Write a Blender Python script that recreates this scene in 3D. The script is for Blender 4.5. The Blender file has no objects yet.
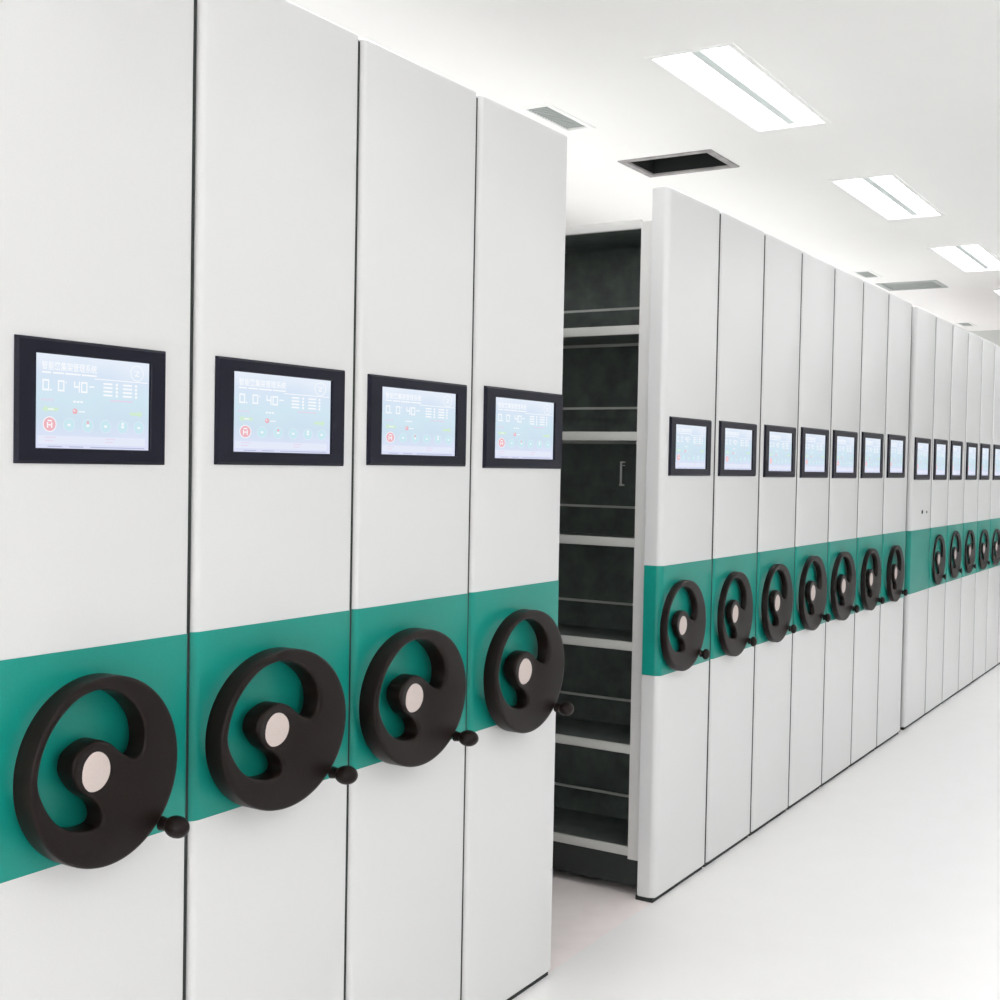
import bpy, bmesh, math
from mathutils import Vector, Matrix
from mathutils.geometry import delaunay_2d_cdt
C = bpy.context.scene.collection
S = bpy.context.scene

# ---------------------------------------------------------------- materials
def srgb(r, g, b):
    f = lambda v: (v/255/12.92) if v/255 <= .04045 else ((v/255+.055)/1.055)**2.4
    return (f(r), f(g), f(b), 1)

def mat(name, rgb, rough=.5, metal=0, noise=0, nscale=300, bump=0, spec=.5, coat=0):
    m = bpy.data.materials.new(name); m.use_nodes = True
    nt = m.node_tree; b = nt.nodes['Principled BSDF']
    col = srgb(*rgb)
    b.inputs['Base Color'].default_value = col
    b.inputs['Roughness'].default_value = rough
    b.inputs['Metallic'].default_value = metal
    b.inputs['Specular IOR Level'].default_value = spec
    b.inputs['Coat Weight'].default_value = coat
    b.inputs['Coat Roughness'].default_value = .15
    if noise or bump:
        tc = nt.nodes.new('ShaderNodeTexCoord')
        n = nt.nodes.new('ShaderNodeTexNoise'); n.inputs['Scale'].default_value = nscale
        n.inputs['Detail'].default_value = 3
        nt.links.new(tc.outputs['Object'], n.inputs['Vector'])
        if noise:
            r = nt.nodes.new('ShaderNodeValToRGB')
            r.color_ramp.elements[0].position = .3; r.color_ramp.elements[1].position = .7
            r.color_ramp.elements[0].color = tuple(c*(1-noise) for c in col[:3])+(1,)
            r.color_ramp.elements[1].color = tuple(min(1, c*(1+noise)) for c in col[:3])+(1,)
            nt.links.new(n.outputs['Fac'], r.inputs['Fac'])
            nt.links.new(r.outputs['Color'], b.inputs['Base Color'])
        if bump:
            bp = nt.nodes.new('ShaderNodeBump'); bp.inputs['Strength'].default_value = bump
            bp.inputs['Distance'].default_value = .001
            nt.links.new(n.outputs['Fac'], bp.inputs['Height'])
            nt.links.new(bp.outputs['Normal'], b.inputs['Normal'])
    return m

def emis(name, rgb, strength=1.0):
    m = bpy.data.materials.new(name); m.use_nodes = True
    nt = m.node_tree; nt.nodes.clear()
    o = nt.nodes.new('ShaderNodeOutputMaterial'); e = nt.nodes.new('ShaderNodeEmission')
    e.inputs['Color'].default_value = srgb(*rgb); e.inputs['Strength'].default_value = strength
    nt.links.new(e.outputs[0], o.inputs[0])
    return m

LAMP = 8.8
M = {
 'panel': mat('off_white_powder_coat', (211, 212, 212), .3, noise=.012, nscale=260, bump=.04, spec=.7),
 'green': mat('teal_green_laminate', (14, 139, 126), .34, noise=.03, nscale=220, spec=.32),
 'rubber': mat('black_green_rubber', (30, 36, 34), .7),
 'wheel': mat('brown_black_moulded_plastic', (24, 17, 15), .38, noise=.3, nscale=300, bump=.3, spec=.16),
 'cap': mat('pale_silver_cap', (196, 183, 178), .5, noise=.05, nscale=500),
 'bezel': mat('navy_black_anodised', (21, 22, 36), .4, noise=.05, nscale=200, spec=.15),
 'plinth': mat('dark_green_black_plinth', (34, 40, 38), .55, noise=.15, nscale=30),
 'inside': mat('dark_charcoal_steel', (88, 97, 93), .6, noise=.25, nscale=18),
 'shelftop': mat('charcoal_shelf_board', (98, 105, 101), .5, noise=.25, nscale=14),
 'lip': mat('light_grey_shelf_edge', (192, 193, 189), .5),
 'rail': mat('mid_grey_rail', (190, 193, 188), .5),
 'post': mat('light_grey_post', (216, 216, 214), .45, noise=.02),
 'floor': mat('white_resin_floor', (246, 245, 245), .35, noise=.008, nscale=6),
 'floor2': mat('pinkish_grey_floor', (252, 243, 242), .4, noise=.03, nscale=10),
 'ceil': mat('white_ceiling_paint', (240, 240, 238), .9, noise=.006, nscale=4),
 'wall': mat('white_wall_paint', (240, 240, 238), .9),
 'beam': mat('grey_beam_paint', (205, 208, 205), .9),
 'white': mat('white_painted_metal', (238, 239, 237), .5),
 'tray': mat('greyish_green_lamp_divider', (205, 214, 212), .5),
 'grille': mat('grey_grille_slats', (168, 174, 171), .6),
 'ventdark': mat('black_duct_interior', (22, 27, 25), .8),
 'ventgrey': mat('grey_duct_interior', (176, 179, 176), .8),
 'ventframe': mat('dusty_grey_vent_frame', (150, 147, 146), .7, noise=.3, nscale=14),
 'lamp': emis('lamp_diffuser', (252, 252, 255), LAMP),
}

# ---------------------------------------------------------------- mesh helpers
def finish(bm, angle=35):
    bmesh.ops.recalc_face_normals(bm, faces=bm.faces[:])
    a = math.radians(angle)
    for f in bm.faces: f.smooth = True
    for e in bm.edges:
        if len(e.link_faces) == 2 and e.calc_face_angle(0) > a: e.smooth = False
    return bm

def obj(name, bm, mats, parent=None, loc=(0, 0, 0), fin=True, angle=35):
    if fin: finish(bm, angle)
    me = bpy.data.meshes.new(name); bm.to_mesh(me); bm.free()
    for m in (mats if isinstance(mats, (list, tuple)) else [mats]): me.materials.append(m)
    o = bpy.data.objects.new(name, me); C.objects.link(o)
    o.location = loc
    if parent: o.parent = parent
    return o

def thing(name, label, cat, loc, group=None):
    o = bpy.data.objects.new(name, None); o.empty_display_size = .1
    C.objects.link(o); o.location = loc
    tag(o, label, cat, group)
    return o

def tag(o, label, cat, group=None):
    o['label'] = label; o['category'] = cat
    if group: o['group'] = group

def box(bm, x0, x1, y0, y1, z0, z1, bev=0, mi=0):
    g = bmesh.ops.create_cube(bm, size=1)
    bmesh.ops.scale(bm, vec=(x1-x0, y1-y0, z1-z0), verts=g['verts'])
    bmesh.ops.translate(bm, vec=((x0+x1)/2, (y0+y1)/2, (z0+z1)/2), verts=g['verts'])
    fs = {f for v in g['verts'] for f in v.link_faces}
    for f in fs: f.material_index = mi
    if bev:
        es = list({e for v in g['verts'] for e in v.link_edges})
        r = bmesh.ops.bevel(bm, geom=es, offset=bev, segments=2, affect='EDGES', profile=.5)
        for f in r['faces']: f.material_index = mi
    return bm

def lathe(bm, prof, seg=40, axis='x', org=(0, 0, 0), mi=0):
    """prof = [(r, h)]; revolved about x"""
    rings = []
    for r, h in prof:
        if r < 1e-6:
            rings.append([bm.verts.new((org[0]+h, org[1], org[2]))])
        else:
            rings.append([bm.verts.new((org[0]+h, org[1]+r*math.cos(2*math.pi*i/seg), org[2]+r*math.sin(2*math.pi*i/seg))) for i in range(seg)])
    for a, b in zip(rings, rings[1:]):
        for i in range(seg):
            j = (i+1) % seg
            if len(a) == 1 and len(b) == 1: continue
            if len(a) == 1: f = bm.faces.new((a[0], b[i], b[j]))
            elif len(b) == 1: f = bm.faces.new((a[i], a[j], b[0]))
            else: f = bm.faces.new((a[i], a[j], b[j], b[i]))
            f.material_index = mi
    return bm

# ---------------------------------------------------------------- end panel and its green band
H = 2.35; TH = .062
def outline(w, off=0.0, rl=.022, rr=.006):
    x1 = off; pts = [(-TH, -off)]
    for i in range(9):
        a = math.pi - math.pi/2*i/8
        pts.append((x1-(rl+off)+(rl+off)*math.sin(math.pi/2*i/8), -off+(rl+off)-(rl+off)*math.cos(math.pi/2*i/8)))
    for i in range(5):
        a = math.pi/2*i/4
        pts.append((x1-(rr+off)+(rr+off)*math.cos(a), w+off-(rr+off)+(rr+off)*math.sin(a)))
    pts.append((-TH, w+off))
    return pts

def extrude_outline(pts, z0, z1, bev=.004):
    bm = bmesh.new()
    cx = sum(p[0] for p in pts)/len(pts); cy = (pts[0][1]+pts[-1][1])/2
    hw = abs(pts[-1][1]-pts[0][1])/2
    def ring(z, ins):
        out = []
        for x, y in pts:
            yy = cy+(y-cy)*(1-ins/hw); xx = x-ins if x > -TH+.001 else x+ins
            out.append(bm.verts.new((xx, yy, z)))
        return out
    rs = [ring(z0, bev), ring(z0+bev, 0), ring(z1-bev, 0), ring(z1, bev)] if bev else [ring(z0, 0), ring(z1, 0)]
    n = len(pts)
    for a, b in zip(rs, rs[1:]):
        for i in range(n):
            bm.faces.new((a[i], a[(i+1) % n], b[(i+1) % n], b[i]))
    bm.faces.new(rs[0][::-1]); bm.faces.new(rs[-1])
    return bm

# ---------------------------------------------------------------- handwheel (crescent opening, boss, crank knob)
R = .1625; T = .045
def dish(r): return math.exp(-(r/.45)**2)
def catmull(P, n=6):
    out = []
    for i in range(len(P)):
        p0, p1, p2, p3 = P[i-1], P[i], P[(i+1) % len(P)], P[(i+2) % len(P)]
        for k in range(n):
            t = k/n
            out.append(tuple(.5*((2*p1[j])+(-p0[j]+p2[j])*t+(2*p0[j]-5*p1[j]+4*p2[j]-p3[j])*t*t+(-p0[j]+3*p1[j]-3*p2[j]+p3[j])*t**3) for j in (0, 1)))
    return out
OPEN_PX = [(380,139),(440,145),(490,162),(530,190),(570,232),(600,282),(614,335),(617,385),(608,430),(590,458),(566,467),
           (530,452),(495,425),(455,390),(400,368),(345,382),(303,428),(288,492),(300,550),(335,605),(378,650),(405,690),
           (412,728),(393,760),(340,774),(280,768),(232,748),(195,715),(158,655),(134,590),(124,500),(134,400),(168,302),(230,215),(300,160)]
def opening():
    P = []
    for px, py in OPEN_PX:
        x = (px-434)/338; y = (512-(.11 if py < 512 else .2)*(px-432)-py)/434
        if 280 < px < 340 and 380 < py < 610: x -= .035
        if x > 0: x *= .95
        r = math.hypot(x, y)
        x += .03*dish(r)
        if r > .91: x *= .91/r; y *= .91/r
        P.append((x*R, y*R))
    return catmull(P, 5)

def offset_loop(P, d):
    out = []; n = len(P)
    for i in range(n):
        a = Vector(P[i-1]); b = Vector(P[(i+1) % n]); t = (b-a).normalized()
        out.append((P[i][0]+t.y*d, P[i][1]-t.x*d))
    return out

def wheel_bm():
    op = opening()
    area = sum(op[i-1][0]*op[i][1]-op[i][0]*op[i-1][1] for i in range(len(op)))/2
    if area > 0: op = op[::-1]                                     # clockwise
    N = 96
    circ = [(R*math.cos(2*math.pi*i/N), R*math.sin(2*math.pi*i/N)) for i in range(N)]
    b = .0065
    insets = [b*.15, b*.45, b]
    loops = [circ, op]
    pts = []; edges = []
    def add(loop, cons):
        s = len(pts); pts.extend(loop)
        if cons: edges.extend([(s+i, s+(i+1) % len(loop)) for i in range(len(loop))])
    add(circ, True); add(op, True)
    def dist(p):
        best = R-math.hypot(*p)
        for i in range(len(op)):
            ax, ay = op[i-1]; bx, by = op[i]
            dx, dy = bx-ax, by-ay; L = dx*dx+dy*dy
            t = max(0, min(1, ((p[0]-ax)*dx+(p[1]-ay)*dy)/L)) if L else 0
            best = min(best, math.hypot(p[0]-ax-t*dx, p[1]-ay-t*dy))
        return best
    def inside(p):
        if math.hypot(*p) > R-1e-7: return False
        c = False
        for i in range(len(op)):
            (x1, y1), (x2, y2) = op[i-1], op[i]
            if (y1 > p[1]) != (y2 > p[1]) and p[0] < (x2-x1)*(p[1]-y1)/(y2-y1)+x1: c = not c
        return not c
    for d in insets:
        for loop in ([(x*(R-d)/R, y*(R-d)/R) for x, y in circ], offset_loop(op, -d), offset_loop(op, d)):
            for p in loop:
                if inside(p) and dist(p) > d*.9: pts.append(p)
    g = .009; k = int(R/g)+1
    for i in range(-k, k+1):
        for j in range(-k, k+1):
            p = (i*g+(j % 2)*g/2, j*g*.866)
            if math.hypot(*p) < R and inside(p) and dist(p) > b*1.3: pts.append(p)
    V, E_, F, *_ = delaunay_2d_cdt([Vector(p) for p in pts], edges, [], 0, 1e-6)
    bm = bmesh.new()
    top = []; bot = []
    for v in V:
        d = max(0, dist(v)); r = v.length/R
        base = T*(1-.30*dish(r))
        h = base if d >= b else base-b+math.sqrt(max(0, b*b-(b-d)**2))
        top.append(bm.verts.new((h, v.x, v.y))); bot.append(bm.verts.new((0, v.x, v.y)))
    cnt = {}
    for f in F:
        c = sum((V[i] for i in f), Vector((0, 0)))/len(f)
        if not inside(c): continue
        bm.faces.new([top[i] for i in f]); bm.faces.new([bot[i] for i in reversed(f)])
        for i in range(len(f)):
            e = (f[i], f[(i+1) % len(f)]); key = tuple(sorted(e))
            cnt[key] = cnt.get(key, []) + [e]
    for key, l in cnt.items():
        if len(l) == 1:
            a, c = l[0]; bm.faces.new((top[c], top[a], bot[a], bot[c]))
    for v in [v for v in bm.verts if not v.link_faces]: bm.verts.remove(v)
    return bm
HUBH = T*(1-.30); HY = -.15*R
def wheel_me():
    bm = wheel_bm()
    lathe(bm, [(0, -.03), (.024, -.03), (.024, .004)], 24)          # axle stub behind the boss
    lathe(bm, [(.0395, HUBH-.006), (.0395, HUBH-.001), (.038, HUBH+.0025), (.036, HUBH+.0025), (.036, HUBH)], 40, org=(0, HY, .02*R))  # raised ring round the cap
    return bm
def cap_bm():
    bm = bmesh.new()
    return lathe(bm, [(0, HUBH+.0055), (.030, HUBH+.0055), (.0335, HUBH+.0045), (.0345, HUBH+.002), (.0345, HUBH-.004), (0, HUBH-.004)], 40, org=(0, HY, .02*R))
KY, KZ = .126, -.118
def knob_bm():
    bm = bmesh.new()
    a = .020; h0 = T-.004; prof = [(0, h0), (.013, h0), (.0115, h0+.008), (.0105, h0+.018)]
    for i in range(3, 13):
        th = math.pi*i/12
        prof.append((a*math.sin(th)*1.0, h0+.036-a*1.25*math.cos(th)))
    prof[-1] = (0, h0+.036+a*1.25)
    lathe(bm, prof, 28, org=(0, KY, KZ))
    return bm

# ---------------------------------------------------------------- control screen
SW, SH = .38, .205
DW, DH = SW*.765, SH*.752
def bezel_bm():
    bm = bmesh.new()
    w, h = SW/2, SH/2; iw, ih = DW/2, DH/2
    def ring(x, a, b): return [bm.verts.new((x, s*a, t*b)) for s, t in ((-1, -1), (1, -1), (1, 1), (-1, 1))]
    rs = [ring(0, w, h), ring(.003, w, h), ring(.008, w-.005, h-.005), ring(.008, iw+.0015, ih+.0015), ring(.006, iw, ih), ring(.003, iw, ih)]
    for a, b in zip(rs, rs[1:]):
        for i in range(4): bm.faces.new((a[i], a[(i+1) % 4], b[(i+1) % 4], b[i]))
    bm.faces.new(rs[0][::-1]); bm.faces.new(rs[-1])
    return bm
def screen_mat():
    m = bpy.data.materials.new('lit_screen'); m.use_nodes = True
    nt = m.node_tree; nt.nodes.clear()
    o = nt.nodes.new('ShaderNodeOutputMaterial'); e = nt.nodes.new('ShaderNodeEmission')
    tc = nt.nodes.new('ShaderNodeTexCoord'); sp = nt.nodes.new('ShaderNodeSeparateXYZ')
    ns = nt.nodes.new('ShaderNodeTexNoise'); ns.inputs['Scale'].default_value = 9
    mr = nt.nodes.new('ShaderNodeMapRange'); mr.inputs[1].default_value = -DH/2; mr.inputs[2].default_value = DH/2
    ad = nt.nodes.new('ShaderNodeMath'); ad.operation = 'MULTIPLY_ADD'; ad.inputs[1].default_value = .35; 
    sb = nt.nodes.new('ShaderNodeMath'); sb.operation = 'SUBTRACT'; sb.inputs[1].default_value = .175
    r = nt.nodes.new('ShaderNodeValToRGB'); cr = r.color_ramp
    stops = [(0, (222, 226, 248)), (.10, (220, 228, 248)), (.3, (208, 226, 240)), (.55, (210, 232, 243)), (.8, (217, 230, 246)), (1, (232, 240, 251))]
    while len(cr.elements) < len(stops): cr.elements.new(.5)
    for el, (p, c) in zip(cr.elements, stops): el.position = p; el.color = srgb(*c)
    nt.links.new(tc.outputs['Object'], sp.inputs[0]); nt.links.new(tc.outputs['Object'], ns.inputs['Vector'])
    nt.links.new(sp.outputs['Z'], mr.inputs[0])
    nt.links.new(ns.outputs['Fac'], ad.inputs[0]); nt.links.new(mr.outputs[0], ad.inputs[2])
    nt.links.new(ad.outputs[0], sb.inputs[0]); nt.links.new(sb.outputs[0], r.inputs['Fac'])
    nt.links.new(r.outputs['Color'], e.inputs['Color']); nt.links.new(e.outputs[0], o.inputs[0])
    return m
SM = [screen_mat(), emis('screen_white', (250, 252, 255), 1), emis('screen_green', (210, 238, 208), 1), emis('screen_red', (238, 182, 192), 1),
      emis('screen_cyan', (204, 233, 242), 1), emis('screen_lavender', (230, 235, 250), 1), emis('screen_grey', (186, 194, 222), 1), emis('screen_pink', (230, 216, 236), 1)]
def screen_bm():
    bm = bmesh.new()
    X0 = .0035
    def P(u, v, l): return (X0+.0003*l, -DW/2+u*DW, DH/2-v*DH)
    def rect(u0, u1, v0, v1, mi, l=1):
        f = bm.faces.new([bm.verts.new(P(*p, l)) for p in ((u0, v1), (u1, v1), (u1, v0), (u0, v0))]); f.material_index = mi
    def poly(pts, mi, l=1):
        f = bm.faces.new([bm.verts.new(P(*p, l)) for p in pts]); f.material_index = mi
    asp = DW/DH*.78
    def ringc(u, v, r, w, mi, l=1, n=32):
        o = [bm.verts.new(P(u+r*math.cos(2*math.pi*i/n), v-r*asp*math.sin(2*math.pi*i/n), l)) for i in range(n)]
        q = [bm.verts.new(P(u+(r-w)*math.cos(2*math.pi*i/n), v-(r-w)*asp*math.sin(2*math.pi*i/n), l)) for i in range(n)]
        for i in range(n):
            f = bm.faces.new((o[i], o[(i+1) % n], q[(i+1) % n], q[i])); f.material_index = mi
    def disc(u, v, r, mi, l=1, n=28):
        poly([(u+r*math.cos(2*math.pi*i/n), v-r*asp*math.sin(2*math.pi*i/n)) for i in range(n)], mi, l)
    def text(s, u, v, hgt, width, mi, l=1):
        cu = bpy.data.curves.new('t', 'FONT'); cu.body = s; cu.resolution_u = 2; cu.offset = .012
        to = bpy.data.objects.new('t', cu); C.objects.link(to)
        bpy.context.view_layer.update()
        me = bpy.data.meshes.new_from_object(to.evaluated_get(bpy.context.evaluated_depsgraph_get()))
        bpy.data.objects.remove(to); bpy.data.curves.remove(cu)
        if len(me.vertices):
            xs = [p.co.x for p in me.vertices]; ys = [p.co.y for p in me.vertices]
            ax, bx, ay, by = min(xs), max(xs), min(ys), max(ys)
            n0 = len(bm.verts); f0 = len(bm.faces); bm.from_mesh(me)
            bm.verts.ensure_lookup_table(); bm.faces.ensure_lookup_table()
            for w in bm.verts[n0:]:
                w.co = Vector(P(u+(w.co.x-ax)/(bx-ax)*width, v+hgt-(w.co.y-ay)/(by-ay)*hgt, l))
            for f in bm.faces[f0:]: f.material_index = mi
        bpy.data.meshes.remove(me)
    rect(0, 1, 0, 1, 0, 0)
    # heading and the small line under it
    text('智能密集架管理系统', .06, .075, .095, .46, 1)
    for a, b in ((.06, .135), (.15, .24), (.25, .38), (.39, .52)): rect(a, b, .188, .205, 1)
    rect(.50, .985, .222, .232, 1)
    ringc(.885, .125, .062, .006, 1); rect(.865, .905, .10, .11, 1); poly([(.895, .11), (.905, .11), (.877, .15), (.867, .15)], 1); rect(.867, .907, .15, .16, 1)
    # seven-segment figures 0. 0 40
    def seg(u, v, w, h, on, t=.010):
        tv = t*DW/DH
        D = {'a': (u, u+w, v, v+tv), 'd': (u, u+w, v+h-tv, v+h), 'g': (u, u+w, v+h/2-tv/2, v+h/2+tv/2),
             'f': (u, u+t, v, v+h/2), 'e': (u, u+t, v+h/2, v+h), 'b': (u+w-t, u+w, v, v+h/2), 'c': (u+w-t, u+w, v+h/2, v+h)}
        for k, s in enumerate(on): rect(*D[s], 1, 1+k*.1)
    seg(.065, .27, .055, .12, 'abcdef'); rect(.128, .142, .37, .39, 1)
    seg(.19, .27, .055, .12, 'abcdef'); rect(.255, .265, .28, .30, 1)
    seg(.325, .27, .05, .12, 'fgbc'); seg(.385, .27, .055, .12, 'abcdef'); rect(.455, .5, .31, .325, 1)
    # two lists with their row of dots
    for i in range(4):
        v = .262+i*.042
        rect(.58, .66, v, v+.02, 1); disc(.70, v+.011, .011, 1)
        rect(.755, .84, v, v+.02, 1); disc(.877, v+.011, .011, 1)
    rect(.64, .85, .445, .462, 7)
    for i in range(4): rect(.062+i*.026, .078+i*.026, .475, .50, 7)
    for i in range(3): rect(.32+i*.03, .342+i*.03, .48, .50, 1)
    # arrows
    poly([(.065, .585), (.10, .545), (.10, .568), (.19, .568), (.20, .585), (.19, .602), (.10, .602), (.10, .625)], 2)
    poly([(.94, .59), (.905, .55), (.905, .573), (.83, .573), (.815, .59), (.83, .607), (.905, .607), (.905, .63)], 2)
    rect(.11, .16, .578, .592, 1, 2)
    disc(.335, .595, .021, 3); rect(.365, .42, .59, .602, 1)
    disc(.328, .588, .006, 1, 2)
    # six round buttons
    for i, u in enumerate((.125, .285, .445, .60, .755, .905)):
        v = .745
        if i == 0:
            disc(u, v, .05, 3); ringc(u, v, .056, .007, 1, 2)
            for a, b, c, d in ((-.018, .018, -.045, -.03), (-.022, -.012, -.02, .04), (.012, .022, -.02, .04), (-.01, .01, .0, .015)): rect(u+a, u+b, v+c, v+d, 1, 2)
        else:
            disc(u, v, .047, 4); ringc(u, v, .051, .004, 5, 2)
            rect(u-.012, u+.012, v-.012, v+.012, 1, 2)
            if i in (2, 4): rect(u-.01, u+.01, v-.05, v-.02, 3 if i == 2 else 1, 2)
    # footer
    rect(.03, .965, .865, .955, 5)
    for u in (.085, .60):
        rect(u, u+.09, .88, .89, 7, 2); rect(u, u+.07, .915, .925, 7, 2)
    for a, b in ((.11, .23), (.29, .41), (.47, .96)): rect(a, b, .975, .987, 6)
    return bm

# ---------------------------------------------------------------- build one of each shared mesh
def mesh_of(name, bm, mats, fin=True, angle=35):
    if fin: finish(bm, angle)
    me = bpy.data.meshes.new(name); bm.to_mesh(me); bm.free()
    for m in (mats if isinstance(mats, (list, tuple)) else [mats]): me.materials.append(m)
    return me
ME = {'wheel': mesh_of('handwheel', wheel_me(), M['wheel'], angle=40), 'cap': mesh_of('hub_cap', cap_bm(), M['cap']),
      'knob': mesh_of('crank_knob', knob_bm(), M['wheel'], angle=60), 'bezel': mesh_of('control_screen', bezel_bm(), M['bezel'], angle=20),
      'disp': mesh_of('display', screen_bm(), SM, fin=False)}
def inst(name, me, parent, loc=(0, 0, 0), scale=(1, 1, 1)):
    o = bpy.data.objects.new(name, me); C.objects.link(o); o.parent = parent; o.location = loc; o.scale = scale
    return o

LEVELS = [.146, .491, .838, 1.186, 1.542, 1.897]
BAY = [(-.115, -1.0), (-1.045, -1.93)]
def shelves_open(u, w):
    """open shelving seen from the side at local y = .03"""
    y0 = .034; yb = .36
    bm = bmesh.new(); box(bm, -1.975, -.063, y0+.004, w-.03, .03, .13); obj('plinth', bm, M['plinth'], u)
    for x in (-.115, -1.045, -1.975):
        for ya, nm in ((y0-.004, 'post'), (w-.065, 'post')):
            bm = bmesh.new(); box(bm, x, x+(.05 if x > -.2 else .045), ya, ya+.04, .12, 2.25, .002); obj(nm, bm, M['post'], u)
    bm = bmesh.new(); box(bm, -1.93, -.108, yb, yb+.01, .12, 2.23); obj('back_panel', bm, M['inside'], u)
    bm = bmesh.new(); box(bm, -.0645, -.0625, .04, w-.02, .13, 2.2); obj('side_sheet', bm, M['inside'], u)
    for a, b in BAY:
        for k, z in enumerate(LEVELS):
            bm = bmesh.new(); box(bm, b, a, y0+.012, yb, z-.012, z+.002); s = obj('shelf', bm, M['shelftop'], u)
            bm = bmesh.new(); box(bm, b, a, y0, y0+.012, z-.017, z+.013, .002); obj('shelf_edge', bm, M['lip'], s)
            bm = bmesh.new(); box(bm, b, a, yb-.06, yb-.052, z+.102, z+.110); obj('back_rail', bm, M['rail'], u)
            bm = bmesh.new(); box(bm, b, a, yb-.012, yb-.002, z-.022, z-.0125); obj('back_lip', bm, M['rail'], s)
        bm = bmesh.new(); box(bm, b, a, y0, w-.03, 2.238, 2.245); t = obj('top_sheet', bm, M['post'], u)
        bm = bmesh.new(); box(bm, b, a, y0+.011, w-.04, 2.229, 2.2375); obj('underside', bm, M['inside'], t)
        bm = bmesh.new(); box(bm, b, a, y0-.004, y0+.01, 2.228, 2.258, .002); obj('top_edge', bm, M['post'], t)

def shelves_plain(u, w):
    bm = bmesh.new(); box(bm, -1.975, -.074, .03, w-.03, .03, .13); obj('plinth', bm, M['plinth'], u)
    bm = bmesh.new()
    for x in (-.12, -1.045, -1.975):
        for ya in (.03, w-.07): box(bm, x, x+.045, ya, ya+.04, .13, 2.225)
    for a, b in BAY:
        box(bm, b, a, w/2-.005, w/2+.005, .13, 2.2)
        for z in LEVELS+[2.21]: box(bm, b, a, .034, w-.034, z-.012, z+.006)
    box(bm, -.0645, -.0625, .034, w-.034, .13, 2.2)
    obj('shelf_rack', bm, M['inside'], u)
    bm = bmesh.new(); box(bm, -1.975, -.063, .03, w-.03, 2.226, 2.235); obj('top_sheet', bm, M['post'], u)

# units: start y, end y, screen (y0, y1, z0, z1), wheel (centre y, width, centre z, height), block
U = [
 (1.160, 1.634, (1.244, 1.555, 1.427, 1.629), (1.394, .306, .919, .328), 'N'),
 (1.634, 2.108, (1.680, 2.058, 1.429, 1.632), (1.835, .361, .913, .324), 'N'),
 (2.108, 2.572, (2.140, 2.528, 1.432, 1.631), (2.290, .358, .906, .321), 'N'),
 (2.572, 3.028, (2.611, 3.012, 1.429, 1.635), (2.789, .356, .899, .332), 'N'),
 (3.716, 4.155, (3.745, 4.093, 1.411, 1.606), (3.856, .322, .909, .312), 'R'),
 (4.155, 4.612, (4.176, 4.547, 1.410, 1.609), (4.332, .291, .903, .320), 'R'),
 (4.612, 5.061, (4.642, 5.008, 1.406, 1.612), (4.790, .301, .904, .322), 'R'),
 (5.061, 5.518, (5.085, 5.460, 1.404, 1.618), (5.244, .313, .908, .330), 'R'),
 (5.518, 5.978, (5.535, 5.909, 1.402, 1.621), (5.694, .318, .905, .326), 'R'),
 (5.978, 6.441, (5.998, 6.377, 1.402, 1.627), (6.158, .285, .903, .314), 'R'),
 (6.441, 6.915, (6.474, 6.825, 1.404, 1.630), (6.629, .270, .902, .305), 'R'),
 (7.020, 7.496, (7.050, 7.410, 1.393, 1.630), None, 'T'),
 (7.496, 7.945, (7.515, 7.851, 1.392, 1.634), (7.683, .272, .915, .301), 'T'),
 (7.945, 8.411, (7.960, 8.285, 1.391, 1.636), (8.142, .275, .921, .299), 'T'),
 (8.411, 8.872, (8.430, 8.764, 1.391, 1.636), (8.587, .274, .918, .286), 'T'),
 (8.872, 9.321, (8.885, 9.202, 1.390, 1.640), (9.062, .300, .909, .277), 'T'),
 (9.321, 9.780, (9.351, 9.681, 1.389, 1.643), (9.526, .299, .903, .264), 'T'),
 (9.780, 10.24, (9.810, 10.14, 1.389, 1.643), (9.985, .299, .903, .264), 'T'),
]
LBL = [
 'white mobile shelving unit cut off by the left edge of the photo',
 'second white mobile shelving unit from the left edge, in the nearest block',
 'third white mobile shelving unit from the left edge, in the nearest block',
 'white shelving unit on the near side of the open passage, fourth from the left',
 'white shelving unit beyond the open passage, its empty dark shelves visible',
 'second white shelving unit of the middle block, right after the one showing empty shelves',
 'third white shelving unit of the middle block, counted from the open passage',
 'fourth white shelving unit of the middle block, at its centre',
 'fifth white shelving unit of the middle block, counted from the open passage',
 'sixth white shelving unit of the middle block, the last but one before the narrow gap',
 'seventh and last white shelving unit of the middle block, just before the narrow gap',
 'white shelving unit without a handwheel, first of the far block after the narrow gap',
 'white shelving unit of the far block right after the one without a handwheel',
 'second unit with a handwheel in the far block, small in the distance',
 'third unit with a handwheel in the far block, small in the distance',
 'fourth unit with a handwheel in the far block, near the right edge of the photo',
 'fifth handwheel unit of the far block, its wheel cut by the right edge',
 'very last white shelving unit, only a sliver at the right edge of the photo',
]
GRP = {'N': 'mobile shelving units of the nearest block', 'R': 'mobile shelving units of the middle block', 'T': 'mobile shelving units of the far block'}
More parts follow.
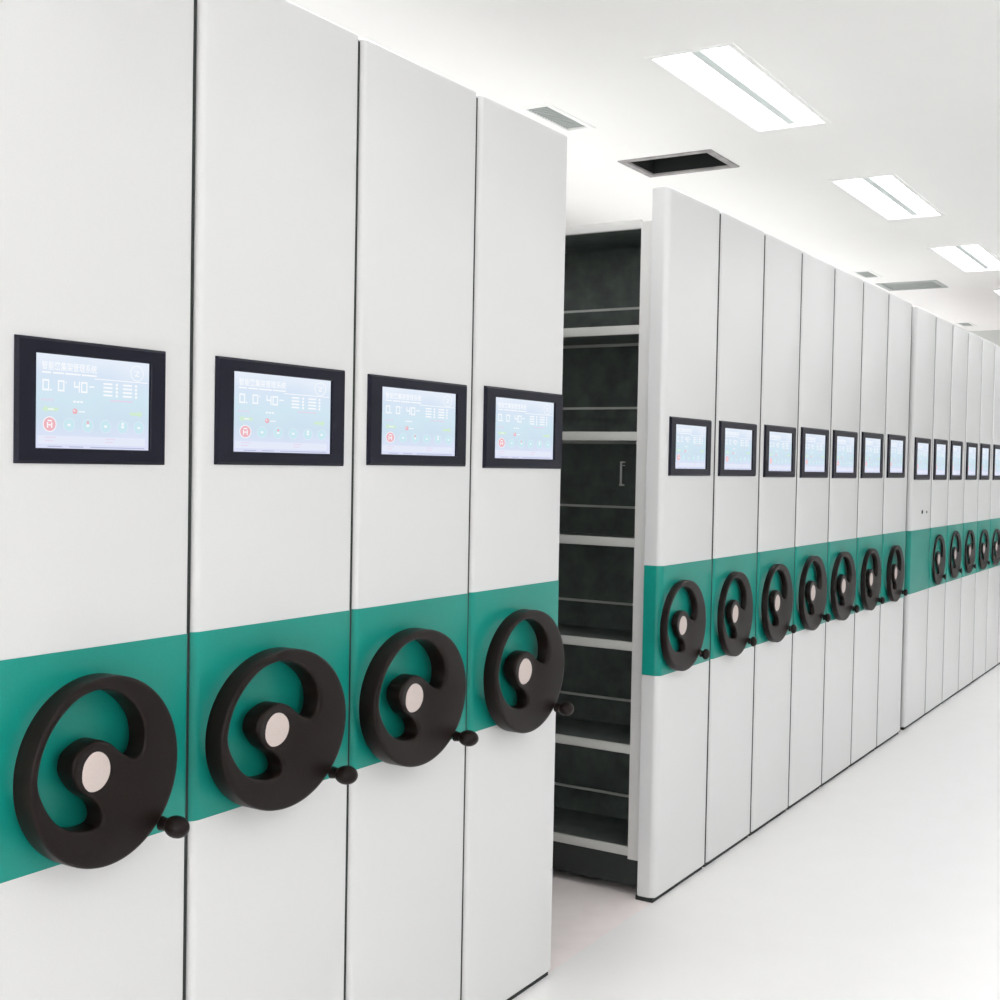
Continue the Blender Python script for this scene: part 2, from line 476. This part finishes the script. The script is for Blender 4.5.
for i, (s0, s1, sc, wh, blk) in enumerate(U):
    first = i == 0 or U[i-1][4] != blk; last = i == len(U)-1 or U[i+1][4] != blk
    y0 = s0+(0 if first else .005); gp = .006 if blk == 'N' else .009; y1 = s1-(0 if last else gp); w = y1-y0
    u = thing('mobile_shelving_unit', LBL[i], 'shelving unit', (0, y0, 0), GRP[blk])
    obj('end_panel', extrude_outline(outline(w), .014, H), M['panel'], u)
    obj('accent_band', extrude_outline(outline(w, .0012), {'R': .753, 'N': .765, 'T': .757}[blk], {'R': 1.115, 'N': 1.118, 'T': 1.110}[blk], 0), M['green'], u)
    bm = bmesh.new(); box(bm, -.07, -.008, .004, w-.004, .0, .015); obj('base_skirt', bm, M['rubber'], u)
    if not last:
        bm = bmesh.new(); box(bm, -.055, -.005 if blk == 'N' else -.002, w, w+gp+.0035, .01, H-.012); obj('rubber_seal', bm, M['rubber'], u)
    elif blk == 'R':
        bm = bmesh.new(); box(bm, -.055, -.004, w, w+.022, .01, H-.012); obj('rubber_seal', bm, M['rubber'], u)
    (shelves_open if i == 4 else shelves_plain)(u, w)
    b = inst('control_screen', ME['bezel'], u, (0, (sc[0]+sc[1])/2-y0+.0055+(.003 if blk == 'N' else 0), (sc[2]+sc[3])/2), (1, (sc[1]-sc[0])/SW, (sc[3]-sc[2])/SH))
    inst('display', ME['disp'], b, (0, -.002, 0))
    if wh:
        k, st, zf = {'N': (1, .02, .965), 'R': (.5, .012, .975), 'T': (.24, .008, 1)}[blk]
        if i == 3: k = .85
        h = inst('handwheel', ME['wheel'], u, (st, wh[0]-y0, wh[2]), (k, (wh[1]+{'N': 0, 'R': .015, 'T': .03}[blk])/(2*R), zf*wh[3]/(2*R)))
        inst('hub_cap', ME['cap'], h)['label'] = 'pale silver hub cap'
        inst('crank_knob', ME['knob'], h)
    else:
        bm = bmesh.new()
        lathe(bm, [(0, .004), (.010, .004), (.012, 0), (0, -.002)], 20, org=(0, .255, 1.209))
        lathe(bm, [(0, .003), (.007, .003), (.008, 0), (0, -.002)], 16, org=(0, .365, 1.206))
        obj('lock', bm, M['rubber'], u)

# wire hook on the dark back panel inside the open unit
cu = bmesh.new()
yb = 3.716+.36
for a in ((-.322, -.316, yb-.03, yb-.024, 1.372, 1.455), (-.322, -.302, yb-.03, yb-.024, 1.451, 1.457), (-.324, -.306, yb-.03, yb-.024, 1.368, 1.375), (-.321, -.317, yb-.026, yb, 1.44, 1.444)):
    box(cu, *a)
o = obj('wire_hook', cu, M['white']); tag(o, 'small light grey wire hook on the dark back of the open shelving', 'hook')

# ---------------------------------------------------------------- ceiling openings, lights, vents
XL, XR, YN, YF, HC = -4.6, 3.3, -6.0, 18.0, 2.95
lights = []
for k, y in enumerate((-2.46+2.22*0, -.24, 1.98, 4.2, 6.43, 8.65, 10.87)):
    lights.append((-.325, .005, max(y, -2.4), max(y, -2.4)+1.155))
for y in (-2.4, -.24, 1.98, 4.2, 6.43, 8.65, 10.87): lights.append((2.1, 2.43, y, y+1.155))  # aisle row out of view, added to light the panel faces
for y in (13.1, 15.4): lights.append((2.1, 2.43, y, y+1.155))  # same row carried on unseen, added to brighten the far end
for y in (8.65, 10.87, 13.1): lights.append((1.05, 1.38, y, y+1.155))  # extra unseen fixtures added to lift the far block
for y in (-.24, 4.2, 8.65): lights.append((-3.2, -2.87, y, y+1.155))  # unseen row added so that the rack tops catch light
vents = [(-1.105, -.632, 5.556, 5.915, 0), (-1.065, -.61, 10.14, 10.55, 1)]
grilles = [(-1.075, -.935, 4.54, 4.95), (-1.075, -.935, 9.45, 9.80), (-1.075, -.935, 13.1, 13.45)]
holes = [l[:4] for l in lights]+[v[:4] for v in vents]+[g[:4] for g in grilles]
xs = sorted({XL, XR, *[v for h in holes for v in h[:2]]}); ys = sorted({YN, YF, *[v for h in holes for v in h[2:4]]})
bm = bmesh.new(); vc = {}
def cv(x, y):
    if (x, y) not in vc: vc[(x, y)] = bm.verts.new((x, y, HC))
    return vc[(x, y)]
for a, b in zip(xs, xs[1:]):
    for c, d in zip(ys, ys[1:]):
        mx, my = (a+b)/2, (c+d)/2
        if any(h[0] < mx < h[1] and h[2] < my < h[3] for h in holes): continue
        bm.faces.new((cv(a, c), cv(a, d), cv(b, d), cv(b, c)))
r = bmesh.ops.extrude_face_region(bm, geom=bm.faces[:])
bmesh.ops.translate(bm, vec=(0, 0, .12), verts=[v for v in r['geom'] if isinstance(v, bmesh.types.BMVert)])
ce = obj('ceiling', bm, M['ceil'], fin=True); ce['kind'] = 'structure'

def frame_bm(x0, x1, y0, y1, wd, zlo, zhi):
    bm = bmesh.new()
    def ring(a, z): return [bm.verts.new(p) for p in ((x0+a, y0+a, z), (x1-a, y0+a, z), (x1-a, y1-a, z), (x0+a, y1-a, z))]
    rs = [ring(0, HC), ring(.002, zlo), ring(wd, zlo), ring(wd+.002, zlo+.004), ring(wd+.002, zhi)]
    for a, b in zip(rs, rs[1:]):
        for i in range(4): bm.faces.new((a[i], a[(i+1) % 4], b[(i+1) % 4], b[i]))
    return bm
LL = {3: 'recessed ceiling light nearest in view, left of the picture centre line above the passage', 4: 'second recessed ceiling light in view, beyond the nearest one',
      5: 'third recessed ceiling light in view, above the last units of the middle block', 6: 'farthest recessed ceiling light, at the right edge of the photo'}
LL[3] = 'recessed two-tube ceiling light, the nearest and largest one in view'
for i, (x0, x1, y0, y1) in enumerate(lights):
    lab = LL.get(i) or ('recessed ceiling light above the shelf fronts, near the camera and out of view' if i < 3 else ('recessed ceiling light added for fill above the right side of the aisle, out of view' if x0 > 0 else 'recessed ceiling light added for fill above the back of the racks, out of view'))
    t = thing('ceiling_light', lab, 'ceiling light', (x0, y0, HC), 'recessed ceiling lights' if i in LL else 'ceiling lights outside the photo')
    def sh(b): bmesh.ops.translate(b, vec=(-x0, -y0, -HC), verts=b.verts[:]); return b
    obj('frame', sh(frame_bm(x0-.008, x1+.008, y0-.008, y1+.008, .022, HC-.005, HC+.05)), M['white'], t)
    cx = (x0+x1)/2
    b = bmesh.new(); box(b, cx-.020, cx+.020, y0+.012, y1-.012, HC+.012, HC+.05, .003); obj('divider', sh(b), M['tray'], t)
    for a, c in ((x0+.014, cx-.021), (cx+.021, x1-.014)):
        b = bmesh.new(); box(b, a, c, y0+.014, y1-.014, HC+.02, HC+.04); obj('diffuser', sh(b), M['lamp'], t)

for x0, x1, y0, y1, k in vents:
    t = thing('ceiling_vent', ['open black ceiling vent with a dusty frame above the passage', 'grey rectangular ceiling vent above the end of the middle block'][k], 'vent', (x0, y0, HC), 'ceiling vents')
    def sh(b): bmesh.ops.translate(b, vec=(-x0, -y0, -HC), verts=b.verts[:]); return b
    obj('frame', sh(frame_bm(x0-.01, x1+.01, y0-.01, y1+.01, .035, HC-.006, HC+.03)), M['ventframe'] if k == 0 else M['grille'], t)
    b = bmesh.new(); box(b, x0, x1, y0, y1, HC+.03 if k else HC+.10, HC+.35)
    for f in [f for f in b.faces if f.normal.z < -.9]: b.faces.remove(f)
    if k == 0:
        b.free(); b = bmesh.new()
        z0, z1 = HC+.002, HC+.4; e = .03
        vs = [b.verts.new(p) for p in ((x0+e, y0+e, z0), (x1-e, y0+e, z0), (x1-e, y1-e, z0), (x0+e, y1-e, z0), (x0+e, y0+e, z1), (x1-e, y0+e, z1), (x1-e, y1-e, z1), (x0+e, y1-e, z1))]
        for q in ((0, 1, 5, 4), (1, 2, 6, 5), (2, 3, 7, 6), (3, 0, 4, 7), (4, 5, 6, 7)): b.faces.new([vs[j] for j in q])
        obj('duct', sh(b), M['ventdark'], t)
    else:
        b.free(); b = bmesh.new(); box(b, x0, x1, y0, y1, HC+.06, HC+.07); obj('duct', sh(b), M['ventgrey'], t)
        b = bmesh.new(); n = 9
        for j in range(n): box(b, x0+.03, x1-.03, y0+.03+(y1-y0-.06)*j/n, y0+.03+(y1-y0-.06)*(j+.45)/n, HC+.004, HC+.02)
        obj('louvre', sh(b), M['grille'], t)
for k, (x0, x1, y0, y1) in enumerate(grilles):
    t = thing('ceiling_grille', ['small slatted ceiling grille beside the top of the nearest block', 'small ceiling grille above the middle block, before the grey vent', 'smallest and farthest ceiling grille, above the far block'][k], 'grille', (x0, y0, HC), 'small ceiling grilles')
    def sh(b): bmesh.ops.translate(b, vec=(-x0, -y0, -HC), verts=b.verts[:]); return b
    obj('frame', sh(frame_bm(x0-.006, x1+.006, y0-.006, y1+.006, .024, HC-.005, HC+.03)), M['white'], t)
    b = bmesh.new(); n = 16
    for j in range(n): box(b, x0+.018, x1-.018, y0+.02+(y1-y0-.04)*j/n, y0+.02+(y1-y0-.04)*(j+.5)/n, HC+.0, HC+.012)
    obj('slats', sh(b), M['grille'], t)
    b = bmesh.new(); box(b, x0+.005, x1-.005, y0+.005, y1-.005, HC+.03, HC+.04); obj('backing', sh(b), M['ventgrey'] if k == 0 else M['inside'], t)

# ---------------------------------------------------------------- room shell
def struct(name, b, m):
    o = obj(name, b, m); o['kind'] = 'structure'; return o
b = bmesh.new(); box(b, -.012, XR, YN, YF, -.1, 0); struct('floor', b, M['floor'])
b = bmesh.new(); box(b, XL, -.012, YN, YF, -.1, 0); struct('floor', b, M['floor2'])
b = bmesh.new(); box(b, XL-.15, XL, YN, YF, -.1, HC+.1); struct('wall_left', b, M['wall'])
b = bmesh.new(); box(b, XR, XR+.15, YN, YF, -.1, HC+.1); struct('wall_right', b, M['wall'])
b = bmesh.new(); box(b, XL-.15, XR+.15, YF, YF+.15, -.1, HC+.1); struct('wall_far', b, M['wall'])
b = bmesh.new(); box(b, XL-.15, XR+.15, YN-.15, YN, -.1, HC+.1); struct('wall_near', b, M['wall'])
b = bmesh.new(); box(b, XL, XR, 13.95, 14.3, 2.45, HC); struct('trim_1', b, M['beam'])

def ceiling_fill(x, y, z, sx, sy, p):  # upward area lamps without any fixture, added to brighten the ceiling
    l = bpy.data.lights.new('ceiling_fill', 'AREA'); l.shape = 'RECTANGLE'; l.size = sx; l.size_y = sy; l.energy = p; l.color = (.99, .985, 1)
    o = bpy.data.objects.new('ceiling_fill', l); C.objects.link(o); o.location = (x, y, z); o.rotation_euler = (math.pi, 0, 0)
ceiling_fill(-1.4, 6, 2.42, 1.3, 17, 56)
ceiling_fill(3.1, 5, 2.25, .3, 19, 66)
l = bpy.data.lights.new('rear_fill', 'AREA'); l.shape = 'RECTANGLE'; l.size = 2.6; l.size_y = 1.6; l.energy = 130; l.color = (.98, .97, 1)  # added fill lamp behind the camera, for faces turned towards it
o = bpy.data.objects.new('rear_fill', l); C.objects.link(o); o.location = (1.9, YN+.03, 1.75); o.rotation_euler = (math.pi/2, 0, 0)
b = bmesh.new()
for a in ((.2, .3), (2.9, 3.0)): box(b, a[0], a[1], YN, YN+.06, .9, 2.6, .004)
for a in ((.9, 1.0), (2.5, 2.6)): box(b, .3, 2.9, YN, YN+.06, a[0], a[1], .004)
struct('rear_fill_frame_1', b, M['white'])  # unseen frame made up to surround the rear fill lamp
# ---------------------------------------------------------------- world, camera
w = bpy.data.worlds.new('World'); S.world = w; w.use_nodes = True
w.node_tree.nodes['Background'].inputs[0].default_value = (.8, .85, .9, 1)
w.node_tree.nodes['Background'].inputs[1].default_value = .0
cam = bpy.data.cameras.new('Camera'); co = bpy.data.objects.new('Camera', cam); C.objects.link(co)
r = Vector((0.84933411, 0.5275245, 0.01869428)); up = Vector((-0.03140443, 0.0151461, 0.99939199)); fw = Vector((-0.52692062, 0.84940479, -0.02943071))
m = Matrix((r, up, -fw)).transposed().to_4x4(); m.translation = (1.67884423, 0, 1.44082068)
co.matrix_world = m
cam.sensor_width = 36; cam.lens = 1239.416/1000*36; cam.clip_start = .05; cam.clip_end = 100
S.camera = co
S.view_settings.view_transform = 'Standard'; S.view_settings.look = 'None'
S.view_settings.exposure = 0; S.view_settings.gamma = 1; S.view_settings.use_curve_mapping = False
S.cycles.max_bounces = 12; S.cycles.diffuse_bounces = 8
